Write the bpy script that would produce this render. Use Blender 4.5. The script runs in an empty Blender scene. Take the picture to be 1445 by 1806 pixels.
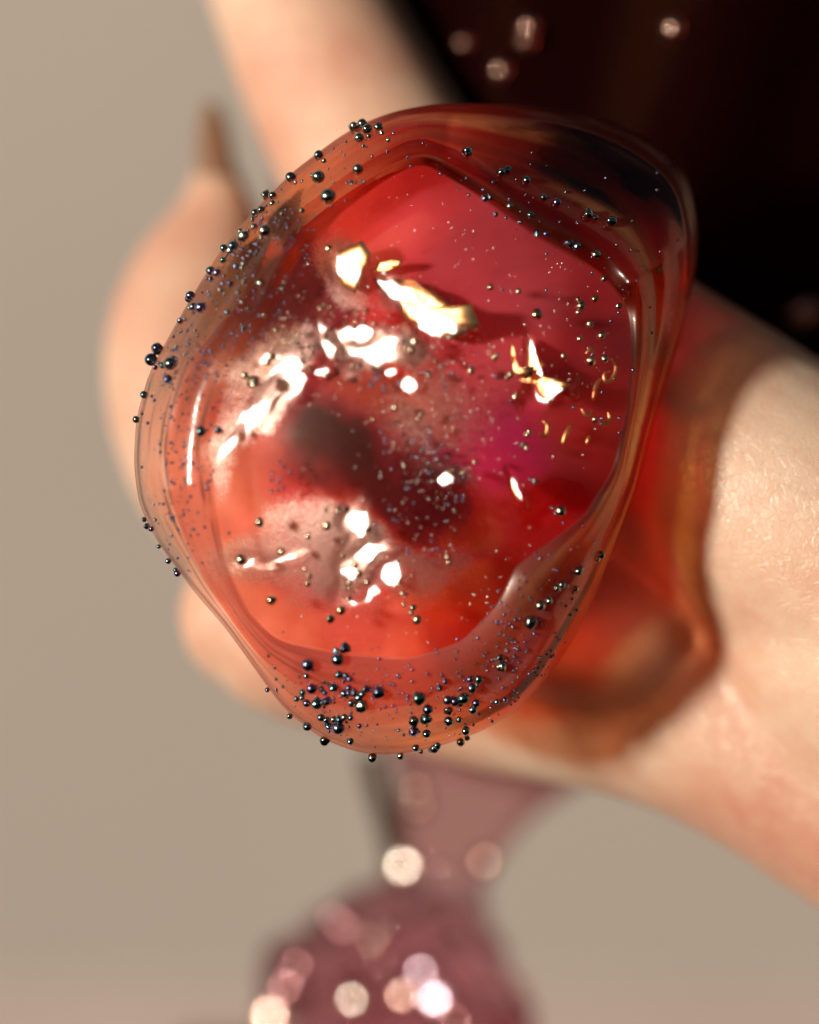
import bpy, bmesh, math, random
import numpy as np
from mathutils import Vector, Matrix, noise
from mathutils.bvhtree import BVHTree

# 1 Blender unit = 1 cm (macro photograph, the frame is about 4.3 cm wide)
sc = bpy.context.scene
sc.unit_settings.system = 'METRIC'
sc.unit_settings.scale_length = 0.01
C = sc.collection
random.seed(7)

# ------------------------------------------------------------------ camera
D = 25.0                      # distance to the plane of focus (y = 0)
PX = 0.003                    # one photograph pixel on that plane
W0, H0 = 1445.0, 1806.0
cam = bpy.data.cameras.new('camera')
camo = bpy.data.objects.new('camera', cam); C.objects.link(camo)
camo.location = (0, -D, 0); camo.rotation_euler = (math.pi / 2, 0, 0)
cam.sensor_fit = 'VERTICAL'; cam.sensor_height = 36.0
cam.lens = 36.0 * D / (H0 * PX)
cam.clip_start = 0.5; cam.clip_end = 500
cam.dof.use_dof = True
cam.dof.focus_distance = D + 0.02
APERTURE = 1.35               # lens opening in cm
cam.dof.aperture_fstop = cam.lens * 1e-3 / APERTURE
sc.camera = camo

# ------------------------------------------------------------------ light
S = Vector((-0.71, -0.68, 0.09)).normalized()       # towards the sun
elev = math.asin(S.z)
azim = math.atan2(S.x, S.y)
w = bpy.data.worlds.new('World'); sc.world = w; w.use_nodes = True
nt = w.node_tree
sky = nt.nodes.new('ShaderNodeTexSky'); sky.sky_type = 'NISHITA'; sky.sun_disc = False
sky.sun_elevation = elev; sky.sun_rotation = azim
nt.links.new(sky.outputs[0], nt.nodes['Background'].inputs[0])
nt.nodes['Background'].inputs[1].default_value = 0.05
sun = bpy.data.lights.new('sun', 'SUN'); sun.energy = 4.7; sun.angle = math.radians(6.5)
sun.color = (1.0, 0.91, 0.78)
suno = bpy.data.objects.new('sun', sun); C.objects.link(suno)
suno.rotation_euler = S.to_track_quat('Z', 'Y').to_euler()
suno.location = S * 60
sc.view_settings.view_transform = 'Standard'; sc.view_settings.look = 'None'
sc.view_settings.exposure = 0.0; sc.view_settings.gamma = 1.0
sc.cycles.use_denoising = True
sc.cycles.max_bounces = 16; sc.cycles.transmission_bounces = 12
sc.cycles.transparent_max_bounces = 24
sc.cycles.sample_clamp_indirect = 4.0
sc.cycles.caustics_reflective = False
sc.cycles.blur_glossy = 0.5


# ------------------------------------------------------------------ helpers
def P(px, py, y=0.0):
    k = PX * (D + y) / D
    return Vector(((px - W0 / 2) * k, y, (H0 / 2 - py) * k))

def link_mesh(name, verts, faces, mat, parent=None, smooth=True):
    me = bpy.data.meshes.new(name)
    me.from_pydata(verts, [], faces); me.update()
    o = bpy.data.objects.new(name, me); C.objects.link(o)
    me.materials.append(mat)
    if smooth:
        me.polygons.foreach_set('use_smooth', [True] * len(me.polygons))
    if parent: o.parent = parent
    return o

def fix_normals(o):
    bm = bmesh.new(); bm.from_mesh(o.data)
    bmesh.ops.recalc_face_normals(bm, faces=bm.faces); bm.to_mesh(o.data); bm.free()

def tag(o, label=None, cat=None, kind=None, group=None):
    if label: o['label'] = label
    if cat: o['category'] = cat
    if kind: o['kind'] = kind
    if group: o['group'] = group

def sstep(a, b, x):
    t = np.clip((x - a) / (b - a), 0, 1); return t * t * (3 - 2 * t)

class Nodes:
    def __init__(self, name):
        self.m = bpy.data.materials.new(name); self.m.use_nodes = True
        self.t = self.m.node_tree; self.t.nodes.clear()
        self.out = self.n('ShaderNodeOutputMaterial')
    def n(self, typ, **kw):
        x = self.t.nodes.new(typ)
        for k, v in kw.items():
            if k.startswith('i_'): x.inputs[k[2:].replace('_', ' ')].default_value = v
            else: setattr(x, k, v)
        return x
    def l(self, a, b): self.t.links.new(a, b)
    def math(self, op, a, b=None):
        x = self.n('ShaderNodeMath', operation=op)
        for i, v in enumerate((a, b)):
            if v is None: continue
            if isinstance(v, (int, float)): x.inputs[i].default_value = v
            else: self.l(v, x.inputs[i])
        return x.outputs[0]
    def ramp(self, src, stops):
        r = self.n('ShaderNodeValToRGB'); e = r.color_ramp.elements
        while len(e) < len(stops): e.new(0.5)
        for el, (p, c) in zip(e, stops): el.position = p; el.color = (*c, 1)
        self.l(src, r.inputs[0]); return r.outputs[0]
    def noise(self, scale, detail=4, rough=0.55, vec=None, dist=0.0):
        x = self.n('ShaderNodeTexNoise', i_Scale=scale, i_Detail=detail, i_Roughness=rough, i_Distortion=dist)
        if vec: self.l(vec, x.inputs['Vector'])
        return x.outputs['Fac']
    def coords(self): return self.n('ShaderNodeTexCoord').outputs['Object']

# ------------------------------------------------------------------ materials
def mat_plain(name, stops, scale, rough=0.7, bump=0.05, bscale=20):
    k = Nodes(name); co = k.coords()
    b = k.n('ShaderNodeBsdfPrincipled'); b.inputs['Roughness'].default_value = rough
    k.l(k.ramp(k.noise(scale, 3, 0.5, co), stops), b.inputs['Base Color'])
    bp = k.n('ShaderNodeBump'); bp.inputs['Strength'].default_value = bump
    k.l(k.noise(bscale, 4, 0.6, co), bp.inputs['Height']); k.l(bp.outputs[0], b.inputs['Normal'])
    k.l(b.outputs[0], k.out.inputs[0]); return k.m

WALL = mat_plain('wall_plaster', [(0.3, (0.325, 0.288, 0.262)), (0.7, (0.375, 0.33, 0.297))], 0.09)
TABLE = mat_plain('table_cloth', [(0.3, (0.36, 0.285, 0.27)), (0.7, (0.41, 0.335, 0.305))], 0.3)

def mat_skin():
    k = Nodes('skin'); co = k.coords()
    b = k.n('ShaderNodeBsdfPrincipled')
    n1 = k.noise(0.8, 4, 0.55, co)
    n2 = k.noise(9.0, 4, 0.6, co)
    f = k.math('ADD', k.math('MULTIPLY', n1, 0.8), k.math('MULTIPLY', n2, 0.2))
    k.l(k.ramp(f, [(0.34, (0.60, 0.28, 0.20)), (0.48, (0.66, 0.40, 0.285)), (0.62, (0.71, 0.51, 0.38))]), b.inputs['Base Color'])
    b.inputs['Subsurface Weight'].default_value = 0.6
    b.inputs['Subsurface Radius'].default_value = (1.0, 0.28, 0.14)
    b.inputs['Subsurface Scale'].default_value = 0.26
    b.inputs['Roughness'].default_value = 0.4
    b.inputs['Specular IOR Level'].default_value = 0.75
    # cells and creases of skin
    dn = k.n('ShaderNodeTexNoise', i_Scale=5.0, i_Detail=2)
    k.l(co, dn.inputs['Vector'])
    mp = k.n('ShaderNodeVectorMath', operation='MULTIPLY_ADD')
    k.l(dn.outputs['Color'], mp.inputs[0]); mp.inputs[1].default_value = (0.22, 0.22, 0.22)
    st = k.n('ShaderNodeMapping'); st.inputs['Rotation'].default_value = (0, 0.6, 0); st.inputs['Scale'].default_value = (1.25, 1.0, 0.72); k.l(co, st.inputs['Vector'])
    k.l(st.outputs[0], mp.inputs[2])
    v1 = k.n('ShaderNodeTexVoronoi', feature='DISTANCE_TO_EDGE', i_Scale=17.0); k.l(mp.outputs[0], v1.inputs['Vector'])
    v2 = k.n('ShaderNodeTexVoronoi', feature='DISTANCE_TO_EDGE', i_Scale=38.0); k.l(mp.outputs[0], v2.inputs['Vector'])
    e1 = k.math('MINIMUM', v1.outputs['Distance'], 0.07); e2 = k.math('MINIMUM', v2.outputs['Distance'], 0.07)
    h = k.math('ADD', k.math('MULTIPLY', e1, 1.0), k.math('MULTIPLY', e2, 0.6))
    h = k.math('ADD', h, k.math('MULTIPLY', k.noise(60, 3, 0.6, co), 0.05))
    bp = k.n('ShaderNodeBump'); bp.inputs['Strength'].default_value = 0.4; bp.inputs['Distance'].default_value = 0.07
    k.l(h, bp.inputs['Height']); k.l(bp.outputs[0], b.inputs['Normal'])
    k.l(b.outputs[0], k.out.inputs[0]); return k.m
SKIN = mat_skin()

def mat_glass_stone():
    """Tinted glass; where it is thin over the core it lets light straight through (attribute 'clear')."""
    k = Nodes('amber_glass'); co = k.coords()
    att = k.n('ShaderNodeAttribute', attribute_name='clear')
    tint = k.n('ShaderNodeAttribute', attribute_name='tint')
    g = k.n('ShaderNodeBsdfGlass', i_Roughness=0.02, i_IOR=1.47)
    t = k.n('ShaderNodeBsdfTransparent')
    k.l(tint.outputs['Color'], g.inputs['Color']); k.l(tint.outputs['Color'], t.inputs['Color'])
    mx = k.n('ShaderNodeMixShader'); k.l(att.outputs['Fac'], mx.inputs[0])
    k.l(g.outputs[0], mx.inputs[1]); k.l(t.outputs[0], mx.inputs[2])
    gl = k.n('ShaderNodeBsdfGlossy', i_Roughness=0.11)
    gl2 = k.n('ShaderNodeBsdfGlossy', i_Roughness=0.27); gm = k.n('ShaderNodeMixShader', i_Fac=0.5)
    k.l(gl.outputs[0], gm.inputs[1]); k.l(gl2.outputs[0], gm.inputs[2])
    fr = k.n('ShaderNodeLayerWeight', i_Blend=0.5)
    fres = k.math('ADD', k.math('MULTIPLY', k.math('POWER', fr.outputs['Facing'], 4.5), 0.42), 0.045)
    m2 = k.n('ShaderNodeMixShader')
    ga = k.n('ShaderNodeAttribute', attribute_name='gloss')
    k.l(k.math('MULTIPLY', fres, ga.outputs['Fac']), m2.inputs[0])
    op = k.n('ShaderNodeAttribute', attribute_name='opaque')
    df = k.n('ShaderNodeBsdfDiffuse'); k.l(tint.outputs['Color'], df.inputs['Color'])
    m0 = k.n('ShaderNodeMixShader'); k.l(op.outputs['Fac'], m0.inputs[0]); tl = k.n('ShaderNodeBsdfTranslucent'); k.l(tint.outputs['Color'], tl.inputs['Color'])
    md = k.n('ShaderNodeMixShader', i_Fac=0.6); k.l(df.outputs[0], md.inputs[1]); k.l(tl.outputs[0], md.inputs[2])
    k.l(mx.outputs[0], m0.inputs[1]); k.l(md.outputs[0], m0.inputs[2])
    k.l(m0.outputs[0], m2.inputs[1]); k.l(gm.outputs[0], m2.inputs[2])
    bp = k.n('ShaderNodeBump'); bp.inputs['Strength'].default_value = 0.12; bp.inputs['Distance'].default_value = 0.02
    k.l(k.noise(16, 3, 0.5, co), bp.inputs['Height'])
    for x in (g, gl, fr): k.l(bp.outputs[0], x.inputs['Normal'])
    k.l(m2.outputs[0], k.out.inputs[0]); return k.m
GLASS = mat_glass_stone()

def mat_core():
    """Coloured translucent enamel with silvery patches that paint in a reflected haze."""
    k = Nodes('enamel_core'); co = k.coords()
    col = k.n('ShaderNodeAttribute', attribute_name='dye')
    haze = k.n('ShaderNodeAttribute', attribute_name='sheen_haze')
    b = k.n('ShaderNodeBsdfPrincipled')
    k.l(col.outputs['Color'], b.inputs['Base Color'])
    b.inputs['Roughness'].default_value = 0.35
    b.inputs['Specular IOR Level'].default_value = 0.15
    tr = k.n('ShaderNodeBsdfTransparent'); tr.inputs[0].default_value = (1.0, 0.17, 0.13, 1)
    dt = k.n('ShaderNodeAttribute', attribute_name='stain'); k.l(dt.outputs['Color'], tr.inputs[0])
    mx = k.n('ShaderNodeMixShader'); cl = k.n('ShaderNodeAttribute', attribute_name='clarity'); k.l(cl.outputs['Fac'], mx.inputs[0])
    k.l(b.outputs[0], mx.inputs[1]); k.l(tr.outputs[0], mx.inputs[2])
    s = k.n('ShaderNodeBsdfPrincipled')
    s.inputs['Base Color'].default_value = (0.84, 0.74, 0.71, 1); s.inputs['Metallic'].default_value = 0.8
    s.inputs['Roughness'].default_value = 0.4
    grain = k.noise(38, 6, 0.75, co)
    f = k.math('SUBTRACT', k.math('ADD', haze.outputs['Fac'], k.math('MULTIPLY', grain, 1.2)), 0.62)
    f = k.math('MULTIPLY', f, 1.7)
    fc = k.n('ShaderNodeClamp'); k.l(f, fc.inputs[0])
    f = k.math('MULTIPLY', fc.outputs[0], k.math('MINIMUM', k.math('MULTIPLY', haze.outputs['Fac'], 3.0), 0.8))
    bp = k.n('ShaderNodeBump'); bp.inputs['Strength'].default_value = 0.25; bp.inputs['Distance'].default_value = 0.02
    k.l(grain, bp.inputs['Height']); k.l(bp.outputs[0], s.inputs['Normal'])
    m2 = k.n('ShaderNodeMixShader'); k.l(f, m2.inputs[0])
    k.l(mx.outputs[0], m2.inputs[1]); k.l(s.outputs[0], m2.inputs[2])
    k.l(m2.outputs[0], k.out.inputs[0]); return k.m
CORE = mat_core()

def mat_bead(name, base, edge):
    k = Nodes(name)
    inf = k.n('ShaderNodeObjectInfo')
    lw = k.n('ShaderNodeLayerWeight', i_Blend=0.4)
    c0 = k.ramp(inf.outputs['Random'], [(i / max(1, len(base) - 1), c) for i, c in enumerate(base)])
    c1 = k.ramp(inf.outputs['Random'], [(i / max(1, len(edge) - 1), c) for i, c in enumerate(edge)])
    mc = k.n('ShaderNodeMix', data_type='RGBA')
    k.l(lw.outputs['Facing'], mc.inputs['Factor']); k.l(c0, mc.inputs['A']); k.l(c1, mc.inputs['B'])
    b = k.n('ShaderNodeBsdfPrincipled'); k.l(mc.outputs['Result'], b.inputs['Base Color'])
    b.inputs['Metallic'].default_value = 1.0; b.inputs['Roughness'].default_value = 0.2
    k.l(k.math('ADD', k.math('MULTIPLY', inf.outputs['Random'], 0.16), 0.12), b.inputs['Roughness'])
    b.inputs['Coat Weight'].default_value = 0.8; b.inputs['Coat Roughness'].default_value = 0.18; b.inputs['Coat IOR'].default_value = 1.8
    k.l(b.outputs[0], k.out.inputs[0]); return k.m
BRONZE = mat_bead('bronze_bead', [(0.42, 0.29, 0.16), (0.70, 0.55, 0.36), (0.20, 0.15, 0.10), (0.75, 0.64, 0.48)], [(0.6, 0.45, 0.25), (0.7, 0.6, 0.4), (0.4, 0.3, 0.2)])
PEACOCK = mat_bead('peacock_bead', [(0.07, 0.09, 0.17), (0.08, 0.20, 0.19), (0.10, 0.09, 0.25), (0.06, 0.08, 0.09)], [(0.30, 0.42, 0.75), (0.22, 0.65, 0.55), (0.50, 0.36, 0.80), (0.45, 0.48, 0.5)])
HEMATITE = mat_bead('hematite_bead', [(0.12, 0.15, 0.14), (0.26, 0.29, 0.24), (0.07, 0.08, 0.08)], [(0.5, 0.62, 0.54), (0.62, 0.62, 0.5), (0.36, 0.44, 0.46)])

def mat_glass(name, col, rough=0.02, ior=1.48, clear=0.35):
    k = Nodes(name)
    g = k.n('ShaderNodeBsdfGlass', i_Roughness=rough, i_IOR=ior); g.inputs['Color'].default_value = (*col, 1)
    t = k.n('ShaderNodeBsdfTransparent'); t.inputs[0].default_value = (*col, 1)
    mx = k.n('ShaderNodeMixShader', i_Fac=clear)
    k.l(g.outputs[0], mx.inputs[1]); k.l(t.outputs[0], mx.inputs[2]); k.l(mx.outputs[0], k.out.inputs[0]); return k.m
ROSE = mat_glass('rose_glass', (0.97, 0.90, 0.92), clear=0.2)
_va = ROSE.node_tree.nodes.new('ShaderNodeVolumeAbsorption'); _va.inputs['Color'].default_value = (0.84, 0.26, 0.42, 1); _va.inputs['Density'].default_value = 0.85
ROSE.node_tree.links.new(_va.outputs[0], ROSE.node_tree.nodes['Material Output'].inputs['Volume'])

def mat_simple(name, col, rough, coat=0.0, spec=0.5):
    k = Nodes(name); b = k.n('ShaderNodeBsdfPrincipled')
    b.inputs['Base Color'].default_value = (*col, 1); b.inputs['Roughness'].default_value = rough
    b.inputs['Coat Weight'].default_value = coat; b.inputs['Specular IOR Level'].default_value = spec
    k.l(b.outputs[0], k.out.inputs[0]); return k.m
def mat_glint(name, col):
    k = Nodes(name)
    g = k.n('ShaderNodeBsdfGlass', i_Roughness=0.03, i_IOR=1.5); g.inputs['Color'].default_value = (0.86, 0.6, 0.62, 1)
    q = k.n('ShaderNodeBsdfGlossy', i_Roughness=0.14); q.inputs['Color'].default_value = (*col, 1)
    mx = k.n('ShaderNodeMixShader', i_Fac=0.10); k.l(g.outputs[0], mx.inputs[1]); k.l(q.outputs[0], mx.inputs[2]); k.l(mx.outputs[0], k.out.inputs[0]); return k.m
GLINTS = [mat_glint('cream_glint', (1, 0.95, 0.84)), mat_glint('lilac_glint', (0.85, 0.68, 0.9)), mat_glint('peach_glint', (1, 0.66, 0.55)), mat_glint('pink_glint', (1, 0.5, 0.55)), mat_glint('brown_glint', (0.8, 0.5, 0.4))]  # gloss tints give each added sun glint its colour
WINE = mat_simple('red_wine', (0.008, 0.0012, 0.0012), 0.7, 0.0, 0.02)
NAIL = mat_simple('nail_lacquer', (0.24, 0.13, 0.075), 0.3, 0.4)

# ------------------------------------------------------------------ setting
WY = 13.0
wall = link_mesh('wall', [(-45, WY, -20), (45, WY, -20), (45, WY, 40), (-45, WY, 40), (-45, WY + .5, -20), (45, WY + .5, -20), (45, WY + .5, 40), (-45, WY + .5, 40)],
                 [(0, 1, 2, 3), (5, 4, 7, 6), (3, 2, 6, 7), (1, 5, 6, 2), (4, 0, 3, 7)], WALL, smooth=False)
tag(wall, 'plain beige plaster wall behind the hand', None, 'structure')
LY = WY - 0.06
tz = P(0, 1728, LY).z
ledge = link_mesh('ledge', [(-45, LY, -20), (45, LY, -20), (45, LY, tz), (-45, LY, tz), (-45, WY - .01, -20), (45, WY - .01, -20), (45, WY - .01, tz), (-45, WY - .01, tz)],
                  [(0, 1, 2, 3), (3, 2, 6, 7), (5, 4, 7, 6), (1, 5, 6, 2), (4, 0, 3, 7)], TABLE, smooth=False)
tag(ledge, 'dusty pink ledge along the foot of the wall', None, 'structure')

# ------------------------------------------------------------------ goblet
def lathe(profile, nseg, axis_o, axis_d, mod=None, close=True):
    """profile: list of (along, radius); returns verts, faces round a tilted axis."""
    d = axis_d.normalized(); e1 = d.cross(Vector((0, 1, 0))).normalized(); e2 = d.cross(e1)
    vs, fs = [], []
    for i, (a, r) in enumerate(profile):
        for j in range(nseg):
            t = 2 * math.pi * j / nseg
            rr = r + (mod(a, t, r) if mod else 0)
            vs.append(axis_o + d * a + (e1 * math.cos(t) + e2 * math.sin(t)) * rr)
    for i in range(len(profile) - 1):
        for j in range(nseg):
            j2 = (j + 1) % nseg
            fs.append((i * nseg + j, i * nseg + j2, (i + 1) * nseg + j2, (i + 1) * nseg + j))
    if close:
        fs.append(tuple(range(nseg))); n0 = (len(profile) - 1) * nseg
        fs.append(tuple(range(n0 + nseg - 1, n0 - 1, -1)))
    return vs, fs

def spline(pts, n):
    """Catmull-Rom through tuples."""
    p = [np.array(q, float) for q in pts]; p = [2 * p[0] - p[1]] + p + [2 * p[-1] - p[-2]]
    out = []
    for i in range(1, len(p) - 2):
        for s in range(n):
            t = s / n
            out.append(0.5 * (2 * p[i] + (p[i + 1] - p[i - 1]) * t + (2 * p[i - 1] - 5 * p[i] + 4 * p[i + 1] - p[i + 2]) * t * t + (3 * p[i] - p[i - 1] - 3 * p[i + 1] + p[i + 2]) * t ** 3))
    out.append(p[-2]); return out

GY = 4.6
gk = PX * (D + GY) / D
neck = P(778, 1530, GY)
gaxis = (P(1235, 120, GY) - P(690, 1790, GY)).normalized()
goblet = bpy.data.objects.new('goblet', None); C.objects.link(goblet)
foot_z = neck - gaxis * 430 * gk
goblet.location = foot_z
tag(goblet, 'out of focus rose glass goblet of dark wine held behind the stone', 'goblet')
def gpart(name, v, f, mat):
    o = link_mesh(name, [p - foot_z for p in v], f, mat, goblet); fix_normals(o); return o

# bulbous knop with hobnail bumps under the neck
def hob(a, t, r):
    q = (a / gk) / 62.0
    k = math.sin(q * math.pi) * math.sin(7 * t + (1.57 if int(math.floor(q)) % 2 else 0))
    return 24 * gk * abs(k) ** 0.8 * (1 if r > 100 * gk else 0.25) * (1 if k > 0 else -0.5)
prof = [(-330, 40), (-330, 200), (-300, 235), (-250, 248), (-210, 225), (-150, 180), (-95, 132), (-50, 98), (-20, 86), (0, 84)]
v, f = lathe([(a * gk, r * gk) for a, r in spline(prof, 10)], 168, neck, gaxis, hob)
gpart('knop', v, f, ROSE)
prof = [(-430, 60), (-430, 330), (-418, 340), (-400, 300), (-370, 190), (-335, 150), (-332, 60)]
v, f = lathe([(a * gk, r * gk) for a, r in spline(prof, 6)], 96, neck, gaxis)
gpart('foot', v, f, ROSE)
def ribs(a, t, r): return 0.025 * r * math.cos(12 * t)
prof_o = [(2, 86), (40, 90), (90, 106), (150, 136), (230, 202), (340, 316), (480, 430), (650, 520), (850, 575), (1050, 628), (1300, 690), (1700, 790), (2100, 890)]
prof_i = [(2100, 870), (1700, 770), (1300, 668), (1050, 606), (850, 553), (650, 495), (480, 402), (340, 290), (250, 190), (200, 108), (185, 30)]
pr = spline(prof_o, 8) + spline(prof_i, 8)
v, f = lathe([(a * gk, r * gk) for a, r in pr], 144, neck, gaxis, ribs)
gpart('bowl', v, f, mat_glass('bowl_glass', (0.90, 0.68, 0.70), rough=0.03, ior=1.2, clear=0.4))
pw = [(188, 28), (203, 104), (253, 186), (343, 285), (483, 397), (653, 490), (853, 547), (1053, 600), (1303, 662), (1703, 764), (1900, 812), (1902, 300), (1902, 20)]
v, f = lathe([(a * gk, r * gk * 1.018) for a, r in spline(pw[:10], 8) + [np.array(q, float) for q in pw[10:]]], 144, neck, gaxis, ribs)
wine = link_mesh('wine', v, f, WINE); fix_normals(wine)
tag(wine, 'dark red wine filling the goblet bowl at upper right', 'wine')

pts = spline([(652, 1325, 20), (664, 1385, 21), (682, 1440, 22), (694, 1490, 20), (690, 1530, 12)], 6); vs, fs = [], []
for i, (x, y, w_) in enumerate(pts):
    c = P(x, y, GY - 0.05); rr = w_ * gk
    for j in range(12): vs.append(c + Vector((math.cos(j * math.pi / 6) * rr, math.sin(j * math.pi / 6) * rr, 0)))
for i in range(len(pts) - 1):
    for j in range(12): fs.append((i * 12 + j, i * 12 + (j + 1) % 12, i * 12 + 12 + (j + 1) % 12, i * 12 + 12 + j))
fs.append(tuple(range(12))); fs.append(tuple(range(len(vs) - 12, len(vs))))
gpart('refraction_streak', vs, fs, mat_simple('dark_refraction', (0.035, 0.016, 0.010), 0.15))  # added dark strip in place of the bowl refracted in the stem
# shallow caps added to the goblet and aimed to make its sun glints
gob_bvh = []
for ch in (o for o in goblet.children):
    gob_bvh.append(BVHTree.FromPolygons([q.co + foot_z for q in ch.data.vertices], [tuple(p.vertices) for p in ch.data.polygons]))
def cap_mesh(name, R, rad, mat):
    """glint cap: shallow sphere cap of curvature R, rim radius rad, axis +Z, rounded back"""
    prof = [(math.sqrt(R * R - (rad * t) ** 2) - R, rad * t) for t in np.linspace(0.02, 1, 12)] + [(-rad * 0.55 - (R - math.sqrt(R * R - rad * rad)), rad * 0.8), (-rad * 0.8 - (R - math.sqrt(R * R - rad * rad)), rad * 0.05)]
    vs, fs = [], []
    for a, r_ in prof:
        for q in range(24): vs.append((r_ * math.cos(q * math.pi / 12), r_ * math.sin(q * math.pi / 12), a))
    for a in range(len(prof) - 1):
        for q in range(24): fs.append((a * 24 + q, a * 24 + (q + 1) % 24, (a + 1) * 24 + (q + 1) % 24, (a + 1) * 24 + q))
    fs.append(tuple(range(24))[::-1]); fs.append(tuple(range((len(prof) - 1) * 24, len(prof) * 24)))
    me = bpy.data.meshes.new(name); me.from_pydata(vs, [], fs); me.materials.append(mat)
    bb = bmesh.new(); bb.from_mesh(me); bmesh.ops.recalc_face_normals(bb, faces=bb.faces); bb.to_mesh(me); bb.free()
    me.polygons.foreach_set('use_smooth', [True] * len(me.polygons)); return me
for (px, py, R, rad, hue) in [(715, 1528, 0.50, 0.10, 0), (738, 1718, 0.36, 0.10, 1), (622, 1764, 0.36, 0.10, 0), (706, 1760, 0.38, 0.10, 2), (768, 1766, 0.62, 0.11, 1), (480, 1785, 0.62, 0.1, 2), (848, 1514, 0.22, 0.08, 2), (740, 1392, 0.17, 0.08, 2), (744, 1420, 0.14, 0.07, 2), (605, 1640, 0.22, 0.08, 3), (575, 1600, 0.22, 0.07, 3), (590, 1625, 0.2, 0.07, 3), (505, 1740, 0.28, 0.08, 3), (525, 1710, 0.22, 0.08, 3), (915, 1790, 0.18, 0.08, 1), (870, 1800, 0.2, 0.08, 3), (800, 1800, 0.2, 0.08, 3), (660, 1665, 0.16, 0.07, 2),
                               (930, 45, 0.14, 0.07, 4), (925, 70, 0.10, 0.07, 4), (820, 75, 0.10, 0.06, 4), (882, 122, 0.13, 0.07, 4), (1185, 48, 0.15, 0.08, 4), (1405, 558, 0.3, 0.09, 0), (1418, 548, 0.25, 0.09, 2)]:
    eye = Vector((0, -D, 0)); d = (P(px, py, 0) - eye).normalized(); best = None
    for t in gob_bvh:
        hit = t.ray_cast(eye, d)
        if hit[0] is not None and (best is None or hit[3] < best[3]): best = hit
    if best is None: print('no glint cap', px, py); continue
    o = bpy.data.objects.new('lens', cap_mesh('lens', max(R, rad * 1.02), rad, GLINTS[hue])); C.objects.link(o)
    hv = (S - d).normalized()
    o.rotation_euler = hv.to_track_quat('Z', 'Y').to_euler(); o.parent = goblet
    o.location = best[0] + best[1] * 0.03 * (1 if best[1].dot(d) < 0 else -1) - foot_z

# ------------------------------------------------------------------ hand
def tube(bm, pts, n=24, seg=7):
    """pts: (px, py, r_px, y): a limb whose drawn width is r_px; rounded ends."""
    q = []
    for (x, y, r, d) in pts:
        d += HD; p = P(x, y, d); q.append((p.x, p.y, p.z, r * PX * (D + d) / D))
    q = spline(q, seg)
    # rounded ends
    def cap(a, b):
        a = np.array(a); b = np.array(b)
        d = a[:3] - b[:3]; d /= np.linalg.norm(d); out = []
        for t in (0.3, 0.55, 0.75, 0.9, 0.98):
            out.append(np.append(a[:3] + d * a[3] * t, a[3] * math.sqrt(1 - t * t)))
        return out
    q = cap(q[0], q[1])[::-1] + q + cap(q[-1], q[-2])
    rings = []
    up = Vector((0, 1, 0))
    for i, s in enumerate(q):
        a = Vector(q[max(0, i - 1)][:3]); b = Vector(q[min(len(q) - 1, i + 1)][:3])
        d = (b - a).normalized()
        e1 = d.cross(up); e1.normalize(); e2 = d.cross(e1)
        rings.append([bm.verts.new(Vector(s[:3]) + (e1 * math.cos(2 * math.pi * j / n) + e2 * math.sin(2 * math.pi * j / n)) * s[3]) for j in range(n)])
    for i in range(len(rings) - 1):
        for j in range(n):
            bm.faces.new((rings[i][j], rings[i][(j + 1) % n], rings[i + 1][(j + 1) % n], rings[i + 1][j]))
    bm.faces.new(rings[0]); bm.faces.new(rings[-1][::-1])

HD = -0.22                    # the hand closes right up behind the stone
bm = bmesh.new()
# finger running up out of the frame
tube(bm, [(400, -420, 150, 3.6), (470, -200, 152, 3.5), (533, 0, 158, 3.2), (625, 200, 172, 2.9), (760, 430, 185, 2.4), (930, 640, 205, 2.1), (1150, 820, 230, 1.9)])
# finger curled round on the left, tip up
tube(bm, [(384, 318, 46, 3.5), (380, 400, 88, 3.45), (352, 520, 138, 3.3), (342, 660, 160, 3.1), (400, 830, 165, 2.8), (560, 960, 170, 2.5), (850, 1040, 180, 2.1), (1150, 1050, 220, 1.9)])
# lower finger: knuckle at lower left, runs right into the hand
tube(bm, [(455, 1085, 140, 2.4), (520, 1110, 160, 2.35), (700, 1150, 172, 2.2), (900, 1190, 178, 2.0), (1120, 1225, 185, 1.8), (1320, 1280, 210, 1.7), (1560, 1380, 255, 1.7)])
# folded finger below the stone on the right
tube(bm, [(860, 1080, 120, 1.5), (980, 1108, 134, 1.42), (1085, 1130, 136, 1.4)])
# finger that carries the stone and its knuckle
tube(bm, [(880, 560, 200, 1.65), (1040, 650, 225, 1.55), (1200, 760, 240, 1.45), (1380, 890, 262, 1.3), (1560, 1000, 330, 1.35), (1800, 1150, 420, 1.4)])
# back of the hand
tube(bm, [(1430, 960, 250, 1.3), (1560, 1110, 320, 1.45), (1800, 1260, 390, 1.6)])
me = bpy.data.meshes.new('tmp_hand'); bm.to_mesh(me); bm.free()
tmp = bpy.data.objects.new('tmp_hand', me); C.objects.link(tmp)
rm = tmp.modifiers.new('r', 'REMESH'); rm.mode = 'VOXEL'; rm.voxel_size = 0.04
sm = tmp.modifiers.new('s', 'SMOOTH'); sm.factor = 0.5; sm.iterations = 10
dg = bpy.context.evaluated_depsgraph_get()
hm = bpy.data.meshes.new_from_object(tmp.evaluated_get(dg))
bpy.data.objects.remove(tmp)
hm.name = 'person'; hm.materials.clear(); hm.materials.append(SKIN)
hm.polygons.foreach_set('use_smooth', [True] * len(hm.polygons))
person = bpy.data.objects.new('person', hm); C.objects.link(person)
tag(person, 'bare hand with curled fingers and one long brown nail behind the glass stone', 'person')

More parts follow.
